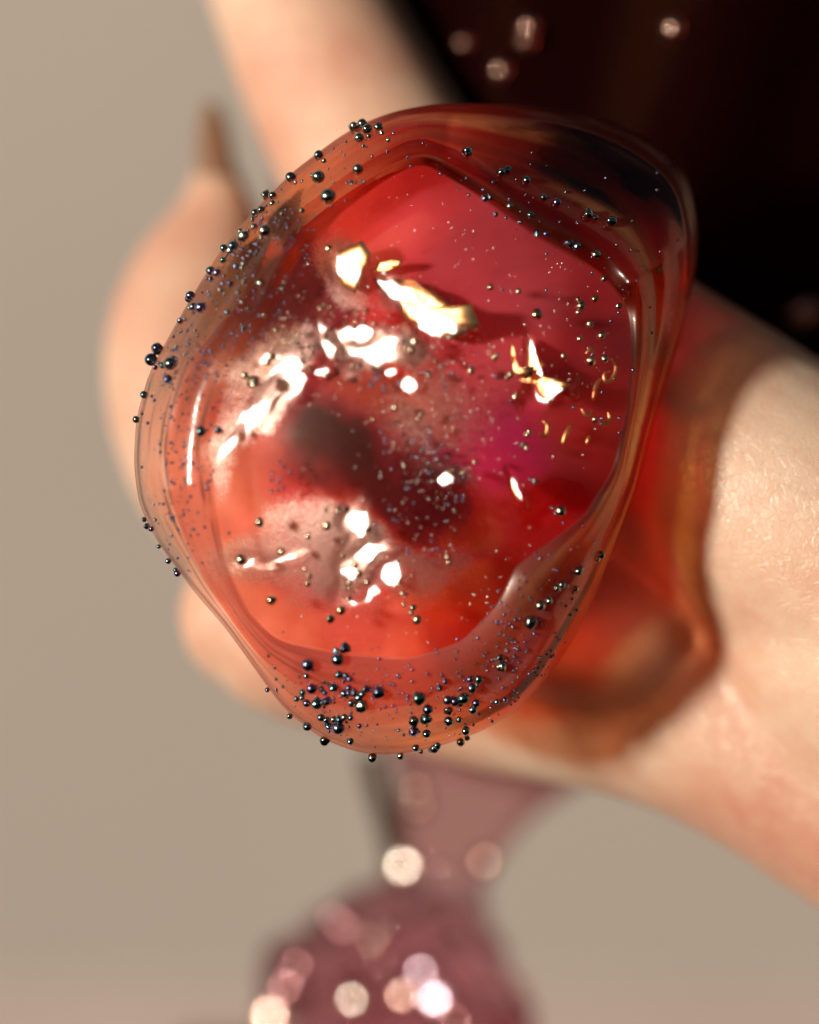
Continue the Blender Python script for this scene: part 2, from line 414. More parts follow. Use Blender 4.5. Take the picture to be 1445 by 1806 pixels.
# long nail on the left fingertip
vs, fs = [], []
base = P(383, 312, 3.2); tip = P(372, 175, 3.4)
NL, NW = 16, 12
for side in (0, 1):
    for i in range(NL + 1):
        t = i / NL
        wd = 0.115 * (1 - t ** 2.2) ** 0.6 + 0.012
        c = base.lerp(tip, t)
        for j in range(NW + 1):
            a = (j / NW - 0.5) * 2.2
            rr = wd - side * 0.018
            vs.append(c + Vector((math.sin(a) * rr, -math.cos(a) * rr * 0.9 + 0.06 * t, 0)))
n1 = (NL + 1) * (NW + 1)
for i in range(NL):
    for j in range(NW):
        a = i * (NW + 1) + j
        fs.append((a, a + 1, a + NW + 2, a + NW + 1)); fs.append((n1 + a, n1 + a + NW + 1, n1 + a + NW + 2, n1 + a + 1))
for i in range(NL):
    for j in (0, NW):
        a = i * (NW + 1) + j; fs.append((a, a + NW + 1, n1 + a + NW + 1, n1 + a))
for j in range(NW):
    for i in (0, NL):
        a = i * (NW + 1) + j; fs.append((a, n1 + a, n1 + a + 1, a + 1))
nail = link_mesh('fingernail', vs, fs, NAIL, person); fix_normals(nail)

# ------------------------------------------------------------------ the stone
OUT = [(700,195),(770,183),(850,182),(960,188),(1060,205),(1130,235),(1190,275),(1220,320),(1233,400),(1229,470),(1210,560),(1180,660),(1150,760),(1120,870),(1085,960),(1050,1050),(1005,1140),(960,1205),(910,1255),(850,1290),(770,1318),(700,1330),(640,1330),(570,1305),(500,1250),(450,1180),(400,1110),(340,1040),(280,960),(245,890),(236,820),(240,740),(262,660),(300,590),(340,520),(390,440),(450,370),(520,300),(600,240),(650,213)]
WIN = [(745,285),(830,340),(950,425),(1060,485),(1105,540),(1112,620),(1105,720),(1080,830),(1030,910),(960,962),(905,1000),(880,1060),(815,1130),(720,1160),(600,1150),(490,1130),(440,1080),(400,1000),(383,900),(368,780),(410,650),(480,560),(530,450),(600,380),(680,320)]
CX, CY = 745.0, 745.0
NT = 480
TH = np.arange(NT) * 2 * np.pi / NT

def polar(poly, smooth):
    r = np.zeros(NT); p = np.array(poly, float) - (CX, CY); p[:, 1] *= -1
    q = np.roll(p, -1, axis=0)
    for i, t in enumerate(TH):
        d = np.array((math.cos(t), math.sin(t))); best = 0
        for a, b in zip(p, q):
            e = b - a; den = d[0] * e[1] - d[1] * e[0]
            if abs(den) < 1e-9: continue
            s = (a[0] * e[1] - a[1] * e[0]) / den; u = (a[0] * d[1] - a[1] * d[0]) / den
            if s > 0 and -1e-6 <= u <= 1 + 1e-6: best = max(best, s)
        r[i] = best
    k = np.exp(-0.5 * (np.arange(-20, 21) / smooth) ** 2); k /= k.sum()
    return np.convolve(np.concatenate((r[-20:], r, r[:20])), k, 'same')[20:-20]
RO = polar(OUT, 2.5); RW = polar(WIN, 3.0)

def bump_ang(c, wdt):
    d = np.abs((TH - math.radians(c) + np.pi) % (2 * np.pi) - np.pi); return np.exp(-0.5 * (d / math.radians(wdt)) ** 2)
# depth of the outline round the stone and of the window's rim
YO = 0.10 + 0.38 * bump_ang(45, 38) + 0.22 * bump_ang(-20, 40) + 0.02 * bump_ang(-90, 30) - 0.06 * bump_ang(180, 40)
FACET = bump_ang(48, 26)            # where the flat upper right facet lies
YB = 0.82

fnx = lambda x, z: 0.5 * 0.34 * (x * x + z * z) + 0.12 * x + 0.02 * z
HX, HZ = None, None
h = (S + Vector((0, -1, 0))).normalized()
GT = (h.x / -h.y, h.z / -h.y)                    # slope that throws the sun at the camera
# flat dents shaped to put sun highlights on the front: x, y, half length, half width, turn (deg)
HIGHLIGHT_DENTS = [(503, 668, 46, 27, 38), (440, 742, 50, 14, 50), (404, 788, 22, 7, 56), (660, 612, 44, 25, -5), (578, 600, 12, 26, 8), (632, 588, 30, 10, 5),
         (632, 940, 44, 17, -84), (652, 1036, 40, 22, 22), (688, 1012, 15, 17, 0), (622, 1000, 16, 26, 0), (452, 993, 26, 7, -10), (500, 986, 24, 5, 12),
         (708, 520, 50, 14, -33), (772, 571, 38, 18, -15), (966, 690, 28, 16, 25), (945, 636, 32, 6, -75), (616, 474, 22, 18, -40),
         (722, 678, 16, 9, 0), (786, 845, 13, 7, 0), (912, 862, 22, 4, -65), (476, 632, 16, 6, 20), (566, 655, 14, 6, 0), (690, 655, 9, 7, 0), (652, 975, 10, 30, -80)]
def front(x, z):
    """depth of the window surface, x and z in cm from the centre (numpy arrays)"""
    y = fnx(x, z)
    px = x / PX + CX; py = CY - z / PX
    wu = 7 * np.sin(px / 13 + 2 * np.sin(py / 21)) + 5 * np.sin(py / 7.5 + 1.7 * np.sin(px / 11)); wv = 7 * np.sin(py / 12 + 2 * np.sin(px / 19)) + 4 * np.sin(px / 6.5 + py / 9)
    for (a, b, L, Wd, an) in HIGHLIGHT_DENTS:
        # slope of the facet that sends the sun into the lens from here
        p = P(a, b, -0.4); hv = (S + (Vector((0, -D, 0)) - p).normalized()).normalized()
        gx = hv.x / -hv.y; gz = hv.z / -hv.y
        k_ = min(1.0, Wd / 14) * 0.55
        dx = (px - a) + wu * k_; dz = -(py - b) + wv * k_
        t = math.radians(an); u = dx * math.cos(t) + dz * math.sin(t); vv = -dx * math.sin(t) + dz * math.cos(t)
        rr = np.sqrt((u / (L + 2)) ** 2 + (vv / (Wd + 2)) ** 2)
        wt = 1 - sstep(0.9, 2.1, rr)
        x0 = (a - CX) * PX; z0 = (CY - b) * PX
        plane = fnx(x0, z0) + gx * (px - a) * PX + gz * -(py - b) * PX
        y = y + (plane - y) * wt
    return y
def fbm(x, z, s, seed):
    return np.array([noise.fractal(Vector((a * s, b * s, seed)), 1.0, 2.0, 3) for a, b in zip(x.ravel(), z.ravel())]).reshape(x.shape)

NWN, NBV, NBK = 130, 40, 14
ca, sa = np.cos(TH), np.sin(TH)
rows = []; clear = []; tints = []; edge_n = []
ts = np.linspace(0.012, 1, NWN)
Y0 = -0.46
xw = (ts[:, None] * RW * ca) * PX; zw = (ts[:, None] * RW * sa) * PX
fw = front(xw, zw)
nz = fbm(xw, zw, 1.6, 3.1)
fade = 1 - sstep(0.8, 1.0, ts)[:, None]
yw = Y0 + fw + 0.004 * nz * fade
rim = yw[-1].copy()
k = np.exp(-0.5 * (np.arange(-12, 13) / 5.0) ** 2); k /= k.sum()
rim_s = np.convolve(np.concatenate((rim[-12:], rim, rim[:12])), k, 'same')[12:-12]
yw += (rim_s - rim) * sstep(0.75, 1.0, ts)[:, None]
V = [np.stack((xw, yw, zw), -1)]
CREST = [(34, 7, 0.17), (85, 9, 0.08), (-56, 9, 0.045), (-20, 12, 0.05), (128, 10, 0.05), (-118, 9, 0.06), (195, 10, 0.04)]
for i in range(1, NBV + 1):
    s = i / NBV
    rr_round = math.sin(s * math.pi / 2); yy_round = 1 - math.cos(s * math.pi / 2)
    rr_flat = min(1.0, s / 0.86) if s < 0.86 else 1.0
    e = s
    rr_flat = 1 - (1 - e) ** 1.35; yy_flat = e ** 1.05
    r_ = rr_round + (rr_flat - rr_round) * FACET; y_ = yy_round + (yy_flat - yy_round) * FACET
    rad = (RW + (RO - RW) * r_) * PX
    yy = rim_s + (YO - rim_s) * y_
    # rolled rim and drawn-glass ripples running round the bevel
    yy = yy - (0.006 + 0.05 * FACET) * math.exp(-((s - 0.14) / 0.08) ** 2) + (0.012 + 0.03 * FACET) * math.exp(-((s - 0.32) / 0.08) ** 2)
    # crisp crests where the drawn facets meet
    for (ang, wd, amp) in CREST:
        dd = np.abs((TH - math.radians(ang) + np.pi) % (2 * np.pi) - np.pi)
        yy = yy - amp * np.exp(-dd / math.radians(wd)) * math.sin(min(1.0, s * 1.25) * math.pi) ** 0.8 * (1 if s < 0.8 else 1)
    yy = yy - 0.075 * math.exp(-abs(s - 0.76) / 0.07) * bump_ang(46, 13)
    x = rad * ca; z = rad * sa
    n = np.array([noise.fractal(Vector((a * 1.1 + 7, b * 1.1, s * 2.2)), 1.0, 2.0, 3) for a, b in zip(x, z)])
    env = math.sin(s * math.pi)
    yy = yy + 0.035 * n * env
    V.append(np.stack((x, yy, z), -1)[None])
for i in range(1, NBK + 1):
    s = i / NBK
    sc_ = 1 - 0.16 * s ** 1.6 - 0.10 * sstep(0.75, 1.0, s)
    rad = RO * PX * sc_
    yy = YO + (YB - YO) * (1 - (1 - s) ** 1.1)
    V.append(np.stack((rad * ca, yy, rad * sa), -1)[None])
V = np.concatenate(V, 0)                          # rows, NT, 3
C0 = P(CX, CY, 0)
c0v = np.array(C0)
def unproject(A):
    k = (D + A[..., 1:2]) / D; B_ = A.copy(); B_[..., 0:1] = (A[..., 0:1] + c0v[0]) * k - c0v[0]; B_[..., 2:3] = (A[..., 2:3] + c0v[2]) * k - c0v[2]; return B_
PLAN = V
V = unproject(V)
NR = V.shape[0]

def grid_faces(nr):
    fs = []
    for i in range(nr - 1):
        for j in range(NT):
            j2 = (j + 1) % NT
            fs.append((i * NT + j, i * NT + j2, (i + 1) * NT + j2, (i + 1) * NT + j))
    return fs

ring = bpy.data.objects.new('cocktail_ring', None); C.objects.link(ring); ring.location = C0
tag(ring, 'large amber red glass stone studded with tiny black beads in front of the hand', 'ring')

verts = [tuple(p) for p in V.reshape(-1, 3)]
cF = len(verts); verts.append((0, float(yw[0].mean()), 0)); cB = len(verts); verts.append((0, YB, 0))
fs = grid_faces(NR) + [(cF, (j + 1) % NT, j) for j in range(NT)] + [(cB, (NR - 1) * NT + j, (NR - 1) * NT + (j + 1) % NT) for j in range(NT)]
stone = link_mesh('glass_stone', verts, fs, GLASS, ring); fix_normals(stone)
clear = np.zeros((NR, NT)); tint = np.zeros((NR, NT, 3))
left = bump_ang(185, 55)
clear[:NWN] = 0.88; clear[NWN:NWN + NBV] = 0.32 + 0.15 * left + 0.40 * np.clip(bump_ang(-70, 34) + bump_ang(-125, 30), 0, 1); clear[NWN + NBV:] = 0.97
clear[NWN - 12:NWN + 5] = np.linspace(0.88, 0.4, 17)[:, None]
def mixc(a, b, t): return a + (np.array(b) - a) * t[:, None]
tcol = np.tile(np.array((0.96, 0.58, 0.32)), (NT, 1))          # amber below
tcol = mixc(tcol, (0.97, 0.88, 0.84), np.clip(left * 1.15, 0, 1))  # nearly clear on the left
tcol = mixc(tcol, (0.95, 0.55, 0.28), bump_ang(128, 22) * 0.9)  # orange upper left
tcol = mixc(tcol, (0.42, 0.055, 0.04), np.clip(bump_ang(74, 30) * 1.3, 0, 1))  # ruby upper right
tcol = mixc(tcol, (0.85, 0.52, 0.16), bump_ang(-5, 22) * 0.9)   # honey on the right
tcol = mixc(tcol, (0.95, 0.62, 0.52), bump_ang(-105, 25) * 0.7)
tint[:NWN] = (1.0, 0.86, 0.82)
opq = np.zeros((NR, NT))
# refraction bands of the right wall, painted as opaque colour: from, to (across the bevel), colour, opacity
BANDS = [(-0.02, 0.10, (0.30, 0.03, 0.02), 0.1), (0.10, 0.42, (0.95, 0.63, 0.18), 0.58), (0.44, 0.60, (0.62, 0.07, 0.04), 0.0), (0.62, 0.84, (0.95, 0.36, 0.06), 0.25), (0.86, 1.02, (0.75, 0.09, 0.06), 0.0)]
back = mixc(0.65 + 0.35 * tcol, (0.95, 0.17, 0.11), np.clip(bump_ang(5, 40) * 1.2, 0, 1))
back = mixc(back, (0.98, 0.62, 0.30), bump_ang(-58, 22) * 0.9)
for i in range(NWN, NR):
    s = (i - NWN) / NBV
    # refraction streaks painted as colour round the rim
    n = np.array([noise.fractal(Vector((math.cos(t) * 1.3, math.sin(t) * 1.3, s * 7 + 3)), 1.0, 2.0, 4) for t in TH])
    dk = np.clip(n * 1.4 - 0.05, 0, 1) * (0.75 - 0.45 * left - 0.4 * bump_ang(-85, 35)) * (s < 1.05)
    gd = np.clip(-n * 1.4 - 0.1, 0, 1) * 0.6 * (1 - left) * (s < 1.05)
    c = mixc(tcol, (0.45, 0.12, 0.06), dk); c = mixc(c, (0.92, 0.70, 0.32), gd)
    if s <= 1.05:
        wob = 0.05 * np.array([noise.noise(Vector((math.cos(t) * 2, math.sin(t) * 2, 5.0))) for t in TH])
        rt = np.clip(bump_ang(-16, 21) * 1.25, 0, 1)
        for (c0_, c1_, col, o_) in BANDS:
            wgt = np.exp(-(np.abs((s + wob - (c0_ + c1_) / 2) / ((c1_ - c0_) / 2)) ** 4)) * rt
            c = mixc(c, col, wgt * 0.9); opq[i] = np.maximum(opq[i], wgt * o_)
        wgt = np.exp(-((s + wob - 0.27) / 0.035) ** 2) * np.clip(bump_ang(38, 18) * 1.3, 0, 1)
        c = mixc(c, (0.44, 0.28, 0.13), wgt); opq[i] = np.maximum(opq[i], wgt * 0.6)
        # pink enamel bleeding out of the core below, plum threads at lower right
        low = np.clip(1.3 * bump_ang(-100, 34), 0, 1)
        wgt = low * (1 - sstep(0.05, 0.62, s + wob * 2))
        c = mixc(c, (0.72, 0.26, 0.22), wgt); opq[i] = np.maximum(opq[i], wgt * 0.4)
        lr = np.clip(1.3 * bump_ang(-58, 17), 0, 1)
        for (c0_, c1_, col, o_) in [(0.06, 0.30, (0.52, 0.22, 0.10), .5), (0.28, 0.42, (0.34, 0.09, 0.12), .6), (0.40, 0.52, (0.62, 0.30, 0.28), .5), (0.54, 0.64, (0.10, 0.045, 0.04), .55)]:
            wgt = np.exp(-(np.abs((s + wob * 1.6 + 0.05 * n - (c0_ + c1_) / 2) / ((c1_ - c0_) / 2)) ** 4)) * lr
            c = mixc(c, col, wgt * 0.9); opq[i] = np.maximum(opq[i], wgt * o_)
        hair = np.array([noise.noise(Vector((math.cos(t) * 0.9, math.sin(t) * 0.9, s * 34 + 1.2 * noise.noise(Vector((math.cos(t) * 3, math.sin(t) * 3, 2)))))) for t in TH])
        wgt = np.clip(hair * 3 - 0.7, 0, 1) * np.clip(1.4 * bump_ang(200, 40), 0, 1)
        c = mixc(c, (0.30, 0.15, 0.10), wgt); opq[i] = np.maximum(opq[i], wgt * 0.4)
        wgt = np.clip(n * 1.5 - 0.1, 0, 1) * left * 0.5
        c = mixc(c, (0.62, 0.46, 0.40), wgt); opq[i] = np.maximum(opq[i], wgt * 0.6)
    tint[i] = c if s <= 1.05 else back
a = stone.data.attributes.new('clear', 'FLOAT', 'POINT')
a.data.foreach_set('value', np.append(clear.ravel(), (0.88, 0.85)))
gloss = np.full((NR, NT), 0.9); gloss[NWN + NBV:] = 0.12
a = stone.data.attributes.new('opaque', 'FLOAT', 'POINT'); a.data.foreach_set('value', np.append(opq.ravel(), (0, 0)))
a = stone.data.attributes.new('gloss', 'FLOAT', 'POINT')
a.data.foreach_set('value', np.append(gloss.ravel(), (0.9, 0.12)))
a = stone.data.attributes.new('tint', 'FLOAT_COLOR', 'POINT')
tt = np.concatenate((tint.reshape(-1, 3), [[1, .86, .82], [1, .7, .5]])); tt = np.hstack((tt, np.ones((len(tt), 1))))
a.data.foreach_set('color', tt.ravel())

# coloured core
sw = 1.015
softA = np.clip(1.3 * bump_ang(212, 60), 0, 1)
EXT = 0.55 * (RO - RW) / RW * softA
grow = sw + EXT[None] * ts[:, None] ** 3
xc = xw * grow; zc = zw * grow
yc = Y0 + front(xc, zc) * 0.6 + 0.4 * fnx(xc, zc) + 0.10 + 0.12 * (ts[:, None] ** 2) + 0.012 * nz + 0.16 * softA[None] * ts[:, None] ** 4
yc += (rim_s - rim) * sstep(0.75, 1.0, ts)[:, None]
rowsC = [np.stack((xc, yc, zc), -1)]
for s in np.linspace(0.1, 1, 12):
    rad = RW * PX * (sw + EXT - 0.02 * s - (0.18 + EXT) * sstep(0.1, 1, s))
    yy = yc[-1] + (0.88 - yc[-1]) * s * 0.8
    rowsC.append(np.stack((rad * ca, yy, rad * sa), -1)[None])
VC = np.concatenate(rowsC, 0); NRC = VC.shape[0]
vc = [tuple(p) for p in unproject(VC).reshape(-1, 3)]; c0 = len(vc); vc.append((0, float(yc[0].mean()), 0))
core = link_mesh('enamel_core', vc, grid_faces(NRC) + [(c0, (j + 1) % NT, j) for j in range(NT)], CORE, ring)
fix_normals(core)
pxs = np.append(VC[..., 0].ravel(), 0) / PX + CX; pys = CY - np.append(VC[..., 2].ravel(), 0) / PX
wx = np.array([noise.fractal(Vector((a / 130, b / 130, 1.0)), 1.0, 2.0, 4) for a, b in zip(pxs, pys)])
wy = np.array([noise.fractal(Vector((a / 130, b / 130, 9.0)), 1.0, 2.0, 4) for a, b in zip(pxs, pys)])
qx = pxs + 34 * wx; qy = pys + 34 * wy
dye = np.tile(np.array((0.56, 0.055, 0.08)), (len(qx), 1))
# swirls of dye, with the dark central shadow painted in: x, y, half length, half width, turn, colour, strength
SW = [(850, 440, 240, 120, -30, (0.86, 0.12, 0.18), .95), (640, 370, 150, 60, 40, (0.50, 0.04, 0.10), .8), (560, 540, 130, 90, 35, (0.33, 0.025, 0.03), .9),
      (900, 620, 130, 130, 0, (0.86, 0.13, 0.20), .95), (1040, 600, 70, 190, 0, (0.50, 0.03, 0.05), .9), (880, 800, 110, 90, 0, (0.68, 0.03, 0.24), 1.0), (970, 890, 110, 70, 20, (0.26, 0.004, 0.02), 1.0),
      (700, 690, 120, 70, -20, (0.62, 0.09, 0.045), .9), (810, 1060, 160, 80, 10, (0.70, 0.10, 0.022), 1.0), (820, 940, 50, 40, 0, (0.72, 0.24, 0.06), .7), (800, 1130, 120, 30, 10, (0.50, 0.04, 0.02), .8),
      (600, 1110, 190, 60, 0, (0.68, 0.20, 0.17), .9), (430, 930, 80, 170, 10, (0.60, 0.27, 0.22), .95), (590, 950, 150, 110, 0, (0.50, 0.25, 0.22), .85),
      (450, 820, 60, 80, 0, (0.68, 0.17, 0.11), .9), (400, 700, 50, 120, -15, (0.42, 0.10, 0.07), .9), (585, 785, 140, 85, -25, (0.05, 0.008, 0.009), 1.0), (735, 885, 150, 90, -30, (0.06, 0.008, 0.013), 1.0), (650, 830, 110, 60, -30, (0.05, 0.010, 0.012), 1.0),  # near-black ones paint the shadowed hollow seen through the stone
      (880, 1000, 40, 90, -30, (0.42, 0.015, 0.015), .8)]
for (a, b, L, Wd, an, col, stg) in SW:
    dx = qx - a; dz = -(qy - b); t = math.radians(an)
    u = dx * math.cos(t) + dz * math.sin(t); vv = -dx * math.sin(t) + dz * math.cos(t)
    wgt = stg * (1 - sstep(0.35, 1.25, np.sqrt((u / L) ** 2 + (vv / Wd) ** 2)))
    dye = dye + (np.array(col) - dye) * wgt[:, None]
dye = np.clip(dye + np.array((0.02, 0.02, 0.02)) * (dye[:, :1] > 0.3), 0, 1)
side = np.zeros(len(qx), bool); side[NWN * NT:-1] = True
dye[side] = dye[side] * 0.3 + 0.7 * np.array((0.70, 0.16, 0.05))
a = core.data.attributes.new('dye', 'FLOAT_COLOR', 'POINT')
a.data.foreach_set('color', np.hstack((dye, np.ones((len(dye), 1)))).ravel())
tall = np.append(np.concatenate([np.repeat(ts, NT), np.ones((NRC - NWN) * NT)]), 0)
clar = 0.45 + 0.55 * sstep(0.60, 0.98, tall + 0.12 * wx)
clar[side] = 0.95
haze = np.zeros(len(qx))  # pale metallic patches painted where the reflected haze lies
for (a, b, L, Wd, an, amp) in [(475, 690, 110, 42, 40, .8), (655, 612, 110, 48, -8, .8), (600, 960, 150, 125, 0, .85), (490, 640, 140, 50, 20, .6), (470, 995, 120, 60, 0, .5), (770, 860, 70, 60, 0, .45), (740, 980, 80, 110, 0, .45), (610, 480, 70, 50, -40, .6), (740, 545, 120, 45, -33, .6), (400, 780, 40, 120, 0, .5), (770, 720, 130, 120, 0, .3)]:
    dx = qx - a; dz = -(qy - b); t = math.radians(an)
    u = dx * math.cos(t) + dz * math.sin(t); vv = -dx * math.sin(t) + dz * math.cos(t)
    haze = np.maximum(haze, amp * (1 - sstep(0.2, 1.2, np.sqrt((u / L) ** 2 + (vv / Wd) ** 2))))
haze[side] = 0
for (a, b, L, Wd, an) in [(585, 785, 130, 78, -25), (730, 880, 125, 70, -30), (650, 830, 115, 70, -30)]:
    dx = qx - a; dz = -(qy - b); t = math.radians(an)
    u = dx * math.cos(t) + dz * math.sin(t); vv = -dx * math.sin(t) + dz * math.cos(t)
    rr = np.sqrt((u / L) ** 2 + (vv / Wd) ** 2); haze *= sstep(0.5, 1.3, rr)
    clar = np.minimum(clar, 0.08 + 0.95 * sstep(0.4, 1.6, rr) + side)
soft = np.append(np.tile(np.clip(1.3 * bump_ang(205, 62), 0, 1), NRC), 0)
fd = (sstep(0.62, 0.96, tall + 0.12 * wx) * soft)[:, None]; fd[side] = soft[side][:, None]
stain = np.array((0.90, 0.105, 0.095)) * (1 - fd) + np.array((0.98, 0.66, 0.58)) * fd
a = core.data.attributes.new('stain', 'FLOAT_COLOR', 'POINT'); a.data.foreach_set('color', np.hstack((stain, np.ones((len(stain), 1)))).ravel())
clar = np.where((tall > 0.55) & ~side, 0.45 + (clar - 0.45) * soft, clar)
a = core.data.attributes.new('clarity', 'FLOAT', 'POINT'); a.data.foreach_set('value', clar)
a = core.data.attributes.new('sheen_haze', 'FLOAT', 'POINT'); a.data.foreach_set('value', haze)

# ------------------------------------------------------------------ beads
K = 550 / 1445
B = []
def add(ox, oy, s, dr=9):
    for t in s.split():
        q = [float(c) for c in t.split(',')]
        B.append((ox + K * q[0], oy + K * q[1], K * (q[2] if len(q) > 2 else dr)))
add(200, 150, '1120,203,20 1157,188,20 1180,213,22 1232,200,18 1142,252,20 1160,285,9 1185,240,10 1245,225,9 1273,257,10 957,333,20 978,355,10 1072,326,7 829,435,23 845,455,9 955,435,28 922,420,9 1135,397,22 1103,455,10 1152,445,7 998,525,32 1010,565,8 715,517,18 743,518,18 740,550,12 765,545,7 691,583,16 662,597,17 648,625,11 693,620,8 657,660,15 592,680,11 710,680,24 612,710,24 687,710,10 562,752,20 518,760,16 545,770,12 640,775,10 513,815,12 603,830,10 572,843,14 595,850,9 458,865,18 487,873,18 455,900,10 580,890,12 545,920,14 510,920,10 605,910,12 680,920,16 578,962,10 500,950,10 792,915,10 785,945,12 365,980,18 355,995,16 598,1008,9 575,1035,7 530,1055,12 628,1040,9 378,1030,16 412,1035,22 700,1068,9 675,1068,8 607,1130,12 315,1095,12 213,1227,26 190,1280,26 275,1295,28 285,1270,14 235,1300,14 200,1310,10 260,1365,18 295,1217,9 150,1437,15 998,760,16 783,600,11 875,585,11 757,1138,14 713,1187,8 650,1177,8 633,1195,8 740,1258,18 715,1285,18 650,1378,28 610,1345,16')
add(200, 150, '1075,1103 1125,1095 1120,1125 1160,1103 1175,1048 1210,1112 985,1170,14 1005,1030 960,1035,12 980,1020 855,1160 877,1220 833,1195 858,1200 797,1188 822,1193 907,1215 925,1245 880,1250 905,1265 880,1290 900,1310 925,1320 870,1325 860,1345 1110,1305 1135,1305 1145,1300 990,1345,14 1380,1225,16 1340,1187 1370,1190 1380,1245 1215,1335 1220,1360 1205,1310 1195,1390 1255,1393 1255,1415 1325,1385 1435,1330')
add(700, 150, '325,315,22 480,410,18 505,400,18 597,447,18 678,525,15 738,550,18 880,605,22 915,620,14 990,640,22 410,525,16 435,520,12 457,602,11 525,560,14 570,635,10 620,600,12 650,690,14 690,690,14 800,735,18 835,745,18 925,785,18 430,938,13 487,948,9 562,958,12 692,952,8 645,1065,22 957,900,12 838,995,11 850,1025,18 838,1055,11 915,992,16 1027,1025,12 1027,1055,8 991,1092,9 893,1110,15 945,1163,16 845,1178,12 772,1255,11 895,1280,20 905,1250,9 960,1270,18 450,1265,14 465,1255,10 342,1327,14 343,1310,9 463,1352,9 510,1357,12 525,1340,14 180,1280,12 212,1298,9 165,1260,8 258,1335,9 120,1335,9 145,1345,14 223,1390,8 220,1408,8 950,1425,9 50,1220,12 80,1190,12 30,1187,8 68,1245,9')
add(220, 650, '92,124,12 140,148,9 60,237,14 110,253,9 205,45,14 355,292,20 345,268,8 435,285,16 400,262,9 455,290,8 335,465,6 400,490,7 413,475,7 395,520,9 382,555,10 720,430,8 740,455,9 765,482,9 685,485,9 683,515,9 715,525,9 735,552,9 712,562,9 682,570,9 725,505,7 90,700,12 105,730,14 128,740,12 145,700,9 205,890,12 240,930,10 230,960,14 150,830,10 627,710,18 545,885,24 727,845,14 850,778,12 938,728,18 935,655,10 985,655,16 1025,650,14 835,927,10 855,960,13 850,995,13 1015,868,12 683,1068,21 955,1155,17 1003,1120,20 1130,745,16 1160,720,8 1160,765,8 1088,950,18 1045,990,12 1040,1015,10 1125,985,12 1040,1060,12 1070,915,14 1270,995,11 1285,1040,10 1305,1045,8 1295,1090,10 1335,1105,14 1328,1130,11 1353,1162,18 1305,835,8 1313,855,9 1270,893,9 1228,653,8 1248,698,8 1265,707,8 1340,622,8 1303,555,8 1315,555,8 1237,467,8 1150,237,10 1187,292,9 1205,328,9 1207,345,7 1207,390,9 1335,333,9 1375,383,9 1388,370,8 1355,412,8 1330,407,7 1405,445,9 1410,482,9 1425,482,8 1405,345,8 1412,310,9 1413,272,9 1252,185,12 1375,212,10 1360,235,10 1143,85,8 1155,67,8 1168,42,9 1205,80,8 1205,103,9 1270,60,9 985,1350,26 980,1305,14 1020,1290,20')
add(700, 650, '600,303,12 612,295,12 588,350,10 575,362,9 600,370,10 545,130,12 527,147,8 820,178,9 915,238,12 948,232,8 945,255,8 360,433,12 615,513,9 637,517,10 635,527,9 650,520,9 755,657,24 718,645,9 733,673,8 175,388,9 185,420,9 210,358,8 300,485,10 310,505,8 260,475,10 310,590,9 275,592,9 275,615,9 305,612,9 238,630,9 268,660,10 228,708,9 165,798,8 165,840,8 190,832,8 235,870,11 240,898,11 940,860,16 925,880,12 835,935,18 850,925,12 735,1015,16 760,1000,16 780,1005,10 662,1093,20 825,1018,12 615,1170,24 630,1155,14 700,1075,16')
add(400, 1050, '375,320,24 370,370,12 520,365,16 550,370,14 570,385,12 395,428,22 352,445,14 350,470,12 325,475,12 372,494,17 420,495,24 465,485,16 440,430,12 455,450,10 495,422,20 495,475,9 530,465,9 565,425,14 545,450,16 565,450,14 590,450,14 625,455,14 612,470,18 580,495,16 625,508,26 645,430,16 660,430,12 705,443,24 440,560,16 465,572,16 500,570,16 525,570,16 545,560,14 475,600,16 520,605,26 575,565,12 378,600,18 615,602,10 460,665,20 575,670,16 675,748,20 287,566,12 178,445,10 805,735,16 865,575,22 865,625,22 925,635,16 922,565,22 930,522,22 890,470,26 1022,480,20 1055,485,20 1027,530,18 1027,575,20 1075,572,14 1095,470,22 1080,500,12 1080,530,8 1155,495,16 1140,525,18 1135,425,20 1165,385,16 1125,385,14 1160,410,10 1105,620,18 1080,668,18 1112,655,12 960,700,20 975,690,14 875,700,14 900,718,10 945,712,10 985,425,14 1012,395,12 1250,490,12 1285,480,12 1270,325,22 1265,285,14 1405,115,24')
B.sort(key=lambda b: -b[2])
print('BEADS', len(B))
bvh = BVHTree.FromPolygons([Vector(q) + C0 for q in verts], fs)
eye = Vector((0, -D, 0))
def bead_spot(px, py, r):
    p = P(px, py, 0); d = (p - eye).normalized()
    loc, nrm, idx, dist = bvh.ray_cast(eye, d)
    if loc is None:
        ang = math.atan2(CY - py, px - CX) % (2 * math.pi)
        p = P(px, py, float(YO[int(ang / (2 * math.pi) * NT) % NT]))
        loc, nrm, idx, dist = bvh.find_nearest(p)
        nrm = (p - loc).normalized(); return loc + nrm * r * 0.7
    if nrm.dot(d) > 0: nrm = -nrm
    return loc + nrm * r * 0.45
def bead_mesh(sub, warp, seed, mat):
    b = bmesh.new(); bmesh.ops.create_icosphere(b, subdivisions=sub, radius=1)
    for vv in b.verts:
        vv.co *= 1 + warp * noise.noise(vv.co * 1.1 + Vector((seed, 0, 0)))
    m = bpy.data.meshes.new('bead'); b.to_mesh(m); b.free(); m.materials.append(mat)
    m.polygons.foreach_set('use_smooth', [True] * len(m.polygons)); return m
BM = [[bead_mesh(3, 0.04, 1, q), bead_mesh(3, 0.08, 5, q), bead_mesh(3, 0.22, 9, q), bead_mesh(3, 0.55, 14, q)] for q in (BRONZE, PEACOCK, HEMATITE)]
